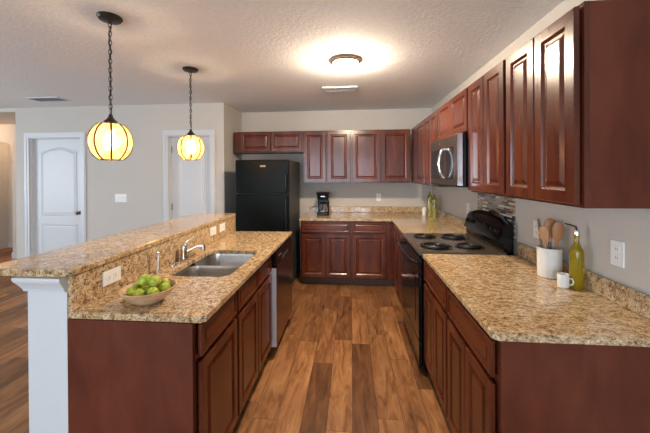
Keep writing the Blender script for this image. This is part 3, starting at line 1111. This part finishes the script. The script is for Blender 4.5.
bottle('oil_bottle', 'tall bottle of yellow-green olive oil with pour spout beside the mug', (1.165, 1.705, T1 + .0005), 'oil_glass', 1.0, True, 1.22)
bottle('olive_bottle', 'left and taller of the two olive green bottles in the back corner', (1.080, 4.365, T1 + .0005), 'olive_glass', 1.05, False, 1.42, True)
bottle('olive_bottle', 'right and shorter olive green bottle in the back corner', (1.118, 4.275, T1 + .0005), 'olive_glass', 1.05, False, 1.28, True)
sj = thing('salt_jar', 'small white jar left of the green bottles in the back corner', 'jar', (1.035, 4.50, T1 + .0005))
obj('jar_body', lathe(bmesh.new(), [(0, 0), (.028, 0), (.03, .004), (.03, .09), (.024, .098), (0, .1)], 24), 'mug_white', sj, smooth=True)
obj('jar_lid', lathe(bmesh.new(), [(0, .1005), (.022, .1005), (.022, .112), (0, .115)], 20), 'plate_white', sj, smooth=True)

# ------------------------------------------------------------------ outlets and switches
def outlet(label, loc, rz, horiz=False, kind='duplex'):
    """plate in local x-z plane facing -y"""
    o = thing('wall_outlet', label, 'outlet', loc, rz, 'white electrical outlets')
    a, b = (.058, .036) if horiz else (.036, .058)
    pl = obj('cover_plate', BX(-a, a, -.006, 0, -b, b), 'plate_white', o, bev=.002)
    bm = bmesh.new()
    sl_ = bmesh.new()
    for s in (-1, 1):
        cx, cz = (s * .02, 0) if horiz else (0, s * .02)
        bx(bm, cx - .015, cx + .015, -.0075, -.006, cz - .014, cz + .014)
        for q in (-1, 1):
            if horiz:
                bx(sl_, cx - .005, cx + .005, -.0079, -.0075, cz + q * .005 - .001, cz + q * .005 + .001)
            else:
                bx(sl_, cx + q * .005 - .001, cx + q * .005 + .001, -.0079, -.0075, cz - .005, cz + .005)
    rc = obj('receptacle', bm, 'plate_white', o)
    obj('slot', sl_, 'dark_hole', rc)
    return o


outlet('white outlet on the right wall near the photo edge, past the oil bottle', (R - .0002, 1.53, 1.14), -pi / 2)
outlet('white outlet on the right wall behind the wooden spoons', (R - .0002, 2.15, 1.14), -pi / 2)
outlet('white outlet on the right wall just beyond the range', (R - .0002, 3.36, 1.14), -pi / 2)
outlet('white outlet on the back wall between the coffee maker and the corner', (.42, B - .0002, 1.15), 0)
outlet('white outlet on the island granite upstand behind the limes', (-1.2238, 1.475, .997), pi / 2, True)
outlet('white outlet on the island upstand past the faucet, nearer of the pair', (-1.2238, 2.635, 1.012), pi / 2, True)
outlet('white outlet on the island upstand at its far end, farther of the pair', (-1.2238, 2.83, 1.012), pi / 2, True)
sw = thing('light_switch', 'white triple light switch plate between the two white doors', 'light switch', (-3.27, WY - .0002, 1.185))
obj('cover_plate', BX(-.088, .088, -.006, 0, -.058, .058), 'plate_white', sw, bev=.002)
for i in (-1, 0, 1):
    obj('toggle', BX(i * .046 - .005, i * .046 + .005, -.016, -.006, -.004, .014), 'plate_white', sw)

# ------------------------------------------------------------------ ceiling fittings
vt = thing('ceiling_vent', 'white rectangular ceiling vent behind the dome light', 'vent', (-.125, 3.585, H - .0165), .0)
obj('vent_frame', (lambda b: (bx(b, -.20, .20, -.085, -.06, 0, .016), bx(b, -.20, .20, .06, .085, 0, .016), bx(b, -.20, -.17, -.06, .06, 0, .016), bx(b, .17, .20, -.06, .06, 0, .016), b)[-1])(bmesh.new()), 'trim_white', vt, bev=.002)
obj('vent_louvre', (lambda b: ([bx(b, -.17, .17, -.056 + i * .02, -.043 + i * .02, .002, .007) for i in range(6)], b)[-1])(bmesh.new()), 'trim_white', vt)
vl = thing('return_grille', 'dark grey ceiling grille at the left above the arched door', 'vent', (-3.9, 3.68, H - .0125))
obj('grille_frame', (lambda b: (bx(b, -.22, .22, -.10, -.085, 0, .012), bx(b, -.22, .22, .085, .10, 0, .012), bx(b, -.22, -.205, -.085, .085, 0, .012), bx(b, .205, .22, -.085, .085, 0, .012), b)[-1])(bmesh.new()), 'trim_white', vl)
obj('grille_louvre', (lambda b: ([bx(b, -.205, .205, -.082 + i * .0165, -.072 + i * .0165, .002, .011) for i in range(10)], b)[-1])(bmesh.new()), 'grille_grey', vl)

dl = thing('ceiling_light', 'flush dome ceiling light with bronze rim and lit frosted glass', 'ceiling light', (-.045, 2.70, H))
obj('rim', lathe(bmesh.new(), [(0, -.001), (.126, -.001), (.132, -.008), (.130, -.022), (.118, -.032), (.108, -.032), (.108, -.022), (0, -.022)], 48), 'bronze_rim', dl, smooth=True)
obj('glass_dome', lathe(bmesh.new(), [(.107, -.033), (.103, -.052), (.088, -.070), (.062, -.084), (.032, -.092), (.008, -.094), (0, -.094)], 48), 'dome_glow', dl, smooth=True)
obj('finial', lathe(bmesh.new(), [(0, -.0945), (.009, -.0945), (.010, -.10), (.005, -.105), (.004, -.111), (0, -.115)], 16), 'bronze_rim', dl, smooth=True)


def point(name, loc, power, col, r, parent=None):
    d = bpy.data.lights.new(name, 'POINT')
    d.energy, d.color, d.shadow_soft_size = power, col, r
    o = bpy.data.objects.new(name, d)
    COL.objects.link(o)
    o.location = loc
    if parent:
        o.parent = parent
    return o


# ------------------------------------------------------------------ pendants
def pendant(label, x, y, zc, turn):
    top = H - zc            # local z=0 at globe centre
    p = thing('pendant_lamp', label, 'pendant lamp', (x, y, zc), 0, 'amber globe pendants over the bar')
    obj('canopy', lathe(bmesh.new(), [(0, top - .001), (.068, top - .001), (.07, top - .008), (.06, top - .022), (.02, top - .03), (0, top - .032)], 32), 'bronze', p, smooth=True)
    bm = bmesh.new()
    z = top - .032
    z1 = .170
    Lk = .034
    i = 0
    while z - Lk > z1:
        m = Matrix.Translation((0, 0, z - Lk / 2)) @ Matrix.Rotation(pi / 2 * (i % 2) + .3, 4, 'Z') @ Matrix.Rotation(pi / 2, 4, 'X')
        torus(bm, m, .0095, .0022, 14, 6, 1.75)
        z -= .0285
        i += 1
    obj('chain', bm, 'bronze', p, smooth=True)
    pts = [(.006 * sin(k * 1.1), .006 * cos(k * 1.3), z1 + (top - .03 - z1) * k / 20) for k in range(21)]
    obj('cord', tube(bmesh.new(), pts, .0028, 6), 'bronze', p, smooth=True)
    obj('shade_cap', lathe(bmesh.new(), [(0, .176), (.010, .172), (.013, .156), (.024, .140), (.037, .128), (.039, .121), (.036, .121), (.024, .131), (0, .135)], 28), 'bronze', p, smooth=True)
    Rg = .115
    n8 = 8
    bm = bmesh.new()
    nseg = 14
    a0, a1 = radians(33), radians(150)
    prof = [(Rg * sin(a0 + (a1 - a0) * k / nseg), Rg * 1.12 * cos(a0 + (a1 - a0) * k / nseg)) for k in range(nseg + 1)]
    lathe(bm, prof, 40)
    sh = obj('shade', bm, 'amber_shade', p, smooth=True)
    for q in range(n8):
        a = 2 * pi * q / n8 + turn
        pts = [((r + .001) * cos(a), (r + .001) * sin(a), z_) for r, z_ in prof]
        obj('rib', tube(bmesh.new(), pts, .0062, 8), 'bronze_rim', sh, smooth=True)
    r0, z0 = prof[-1]
    obj('bottom_ring', torus(bmesh.new(), Matrix.Translation((0, 0, z0)), r0, .004, 32, 6), 'bronze_rim', sh, smooth=True)
    obj('bulb', lathe(bmesh.new(), [(0, -.045), (.016, -.042), (.028, -.025), (.030, -.005), (.022, .02), (.014, .04), (.013, .06), (0, .06)], 20), 'bulb_glow', p, smooth=True)
    obj('socket', lathe(bmesh.new(), [(0, .061), (.018, .061), (.018, .12), (0, .136)], 16), 'bronze', p, smooth=True)
    return p


pendant('amber globe pendant nearer the camera, hanging over the near half of the bar', -1.502, 1.815, 1.722, -.07)
pendant('amber globe pendant farther away, hanging over the far half of the bar', -1.496, 2.775, 1.765, -.29)

hl = thing('hall_light', 'hallway ceiling light beyond the left opening', 'ceiling light', (-6.75, 4.62, H - .056))
obj('lamp_glass', lathe(bmesh.new(), [(.12, 0), (.11, -.03), (.07, -.06), (0, -.075)], 24), 'hall_glass', hl, smooth=True)
point('hall_bulb_light', (0, 0, -.12), 13, (1, .64, .38), .06, hl)
point('added_hall_fill', (.25, .95, -.12), 10, (1, .70, .45), .06, hl)  # unseen fill added to brighten the space past the arch, no fitting there
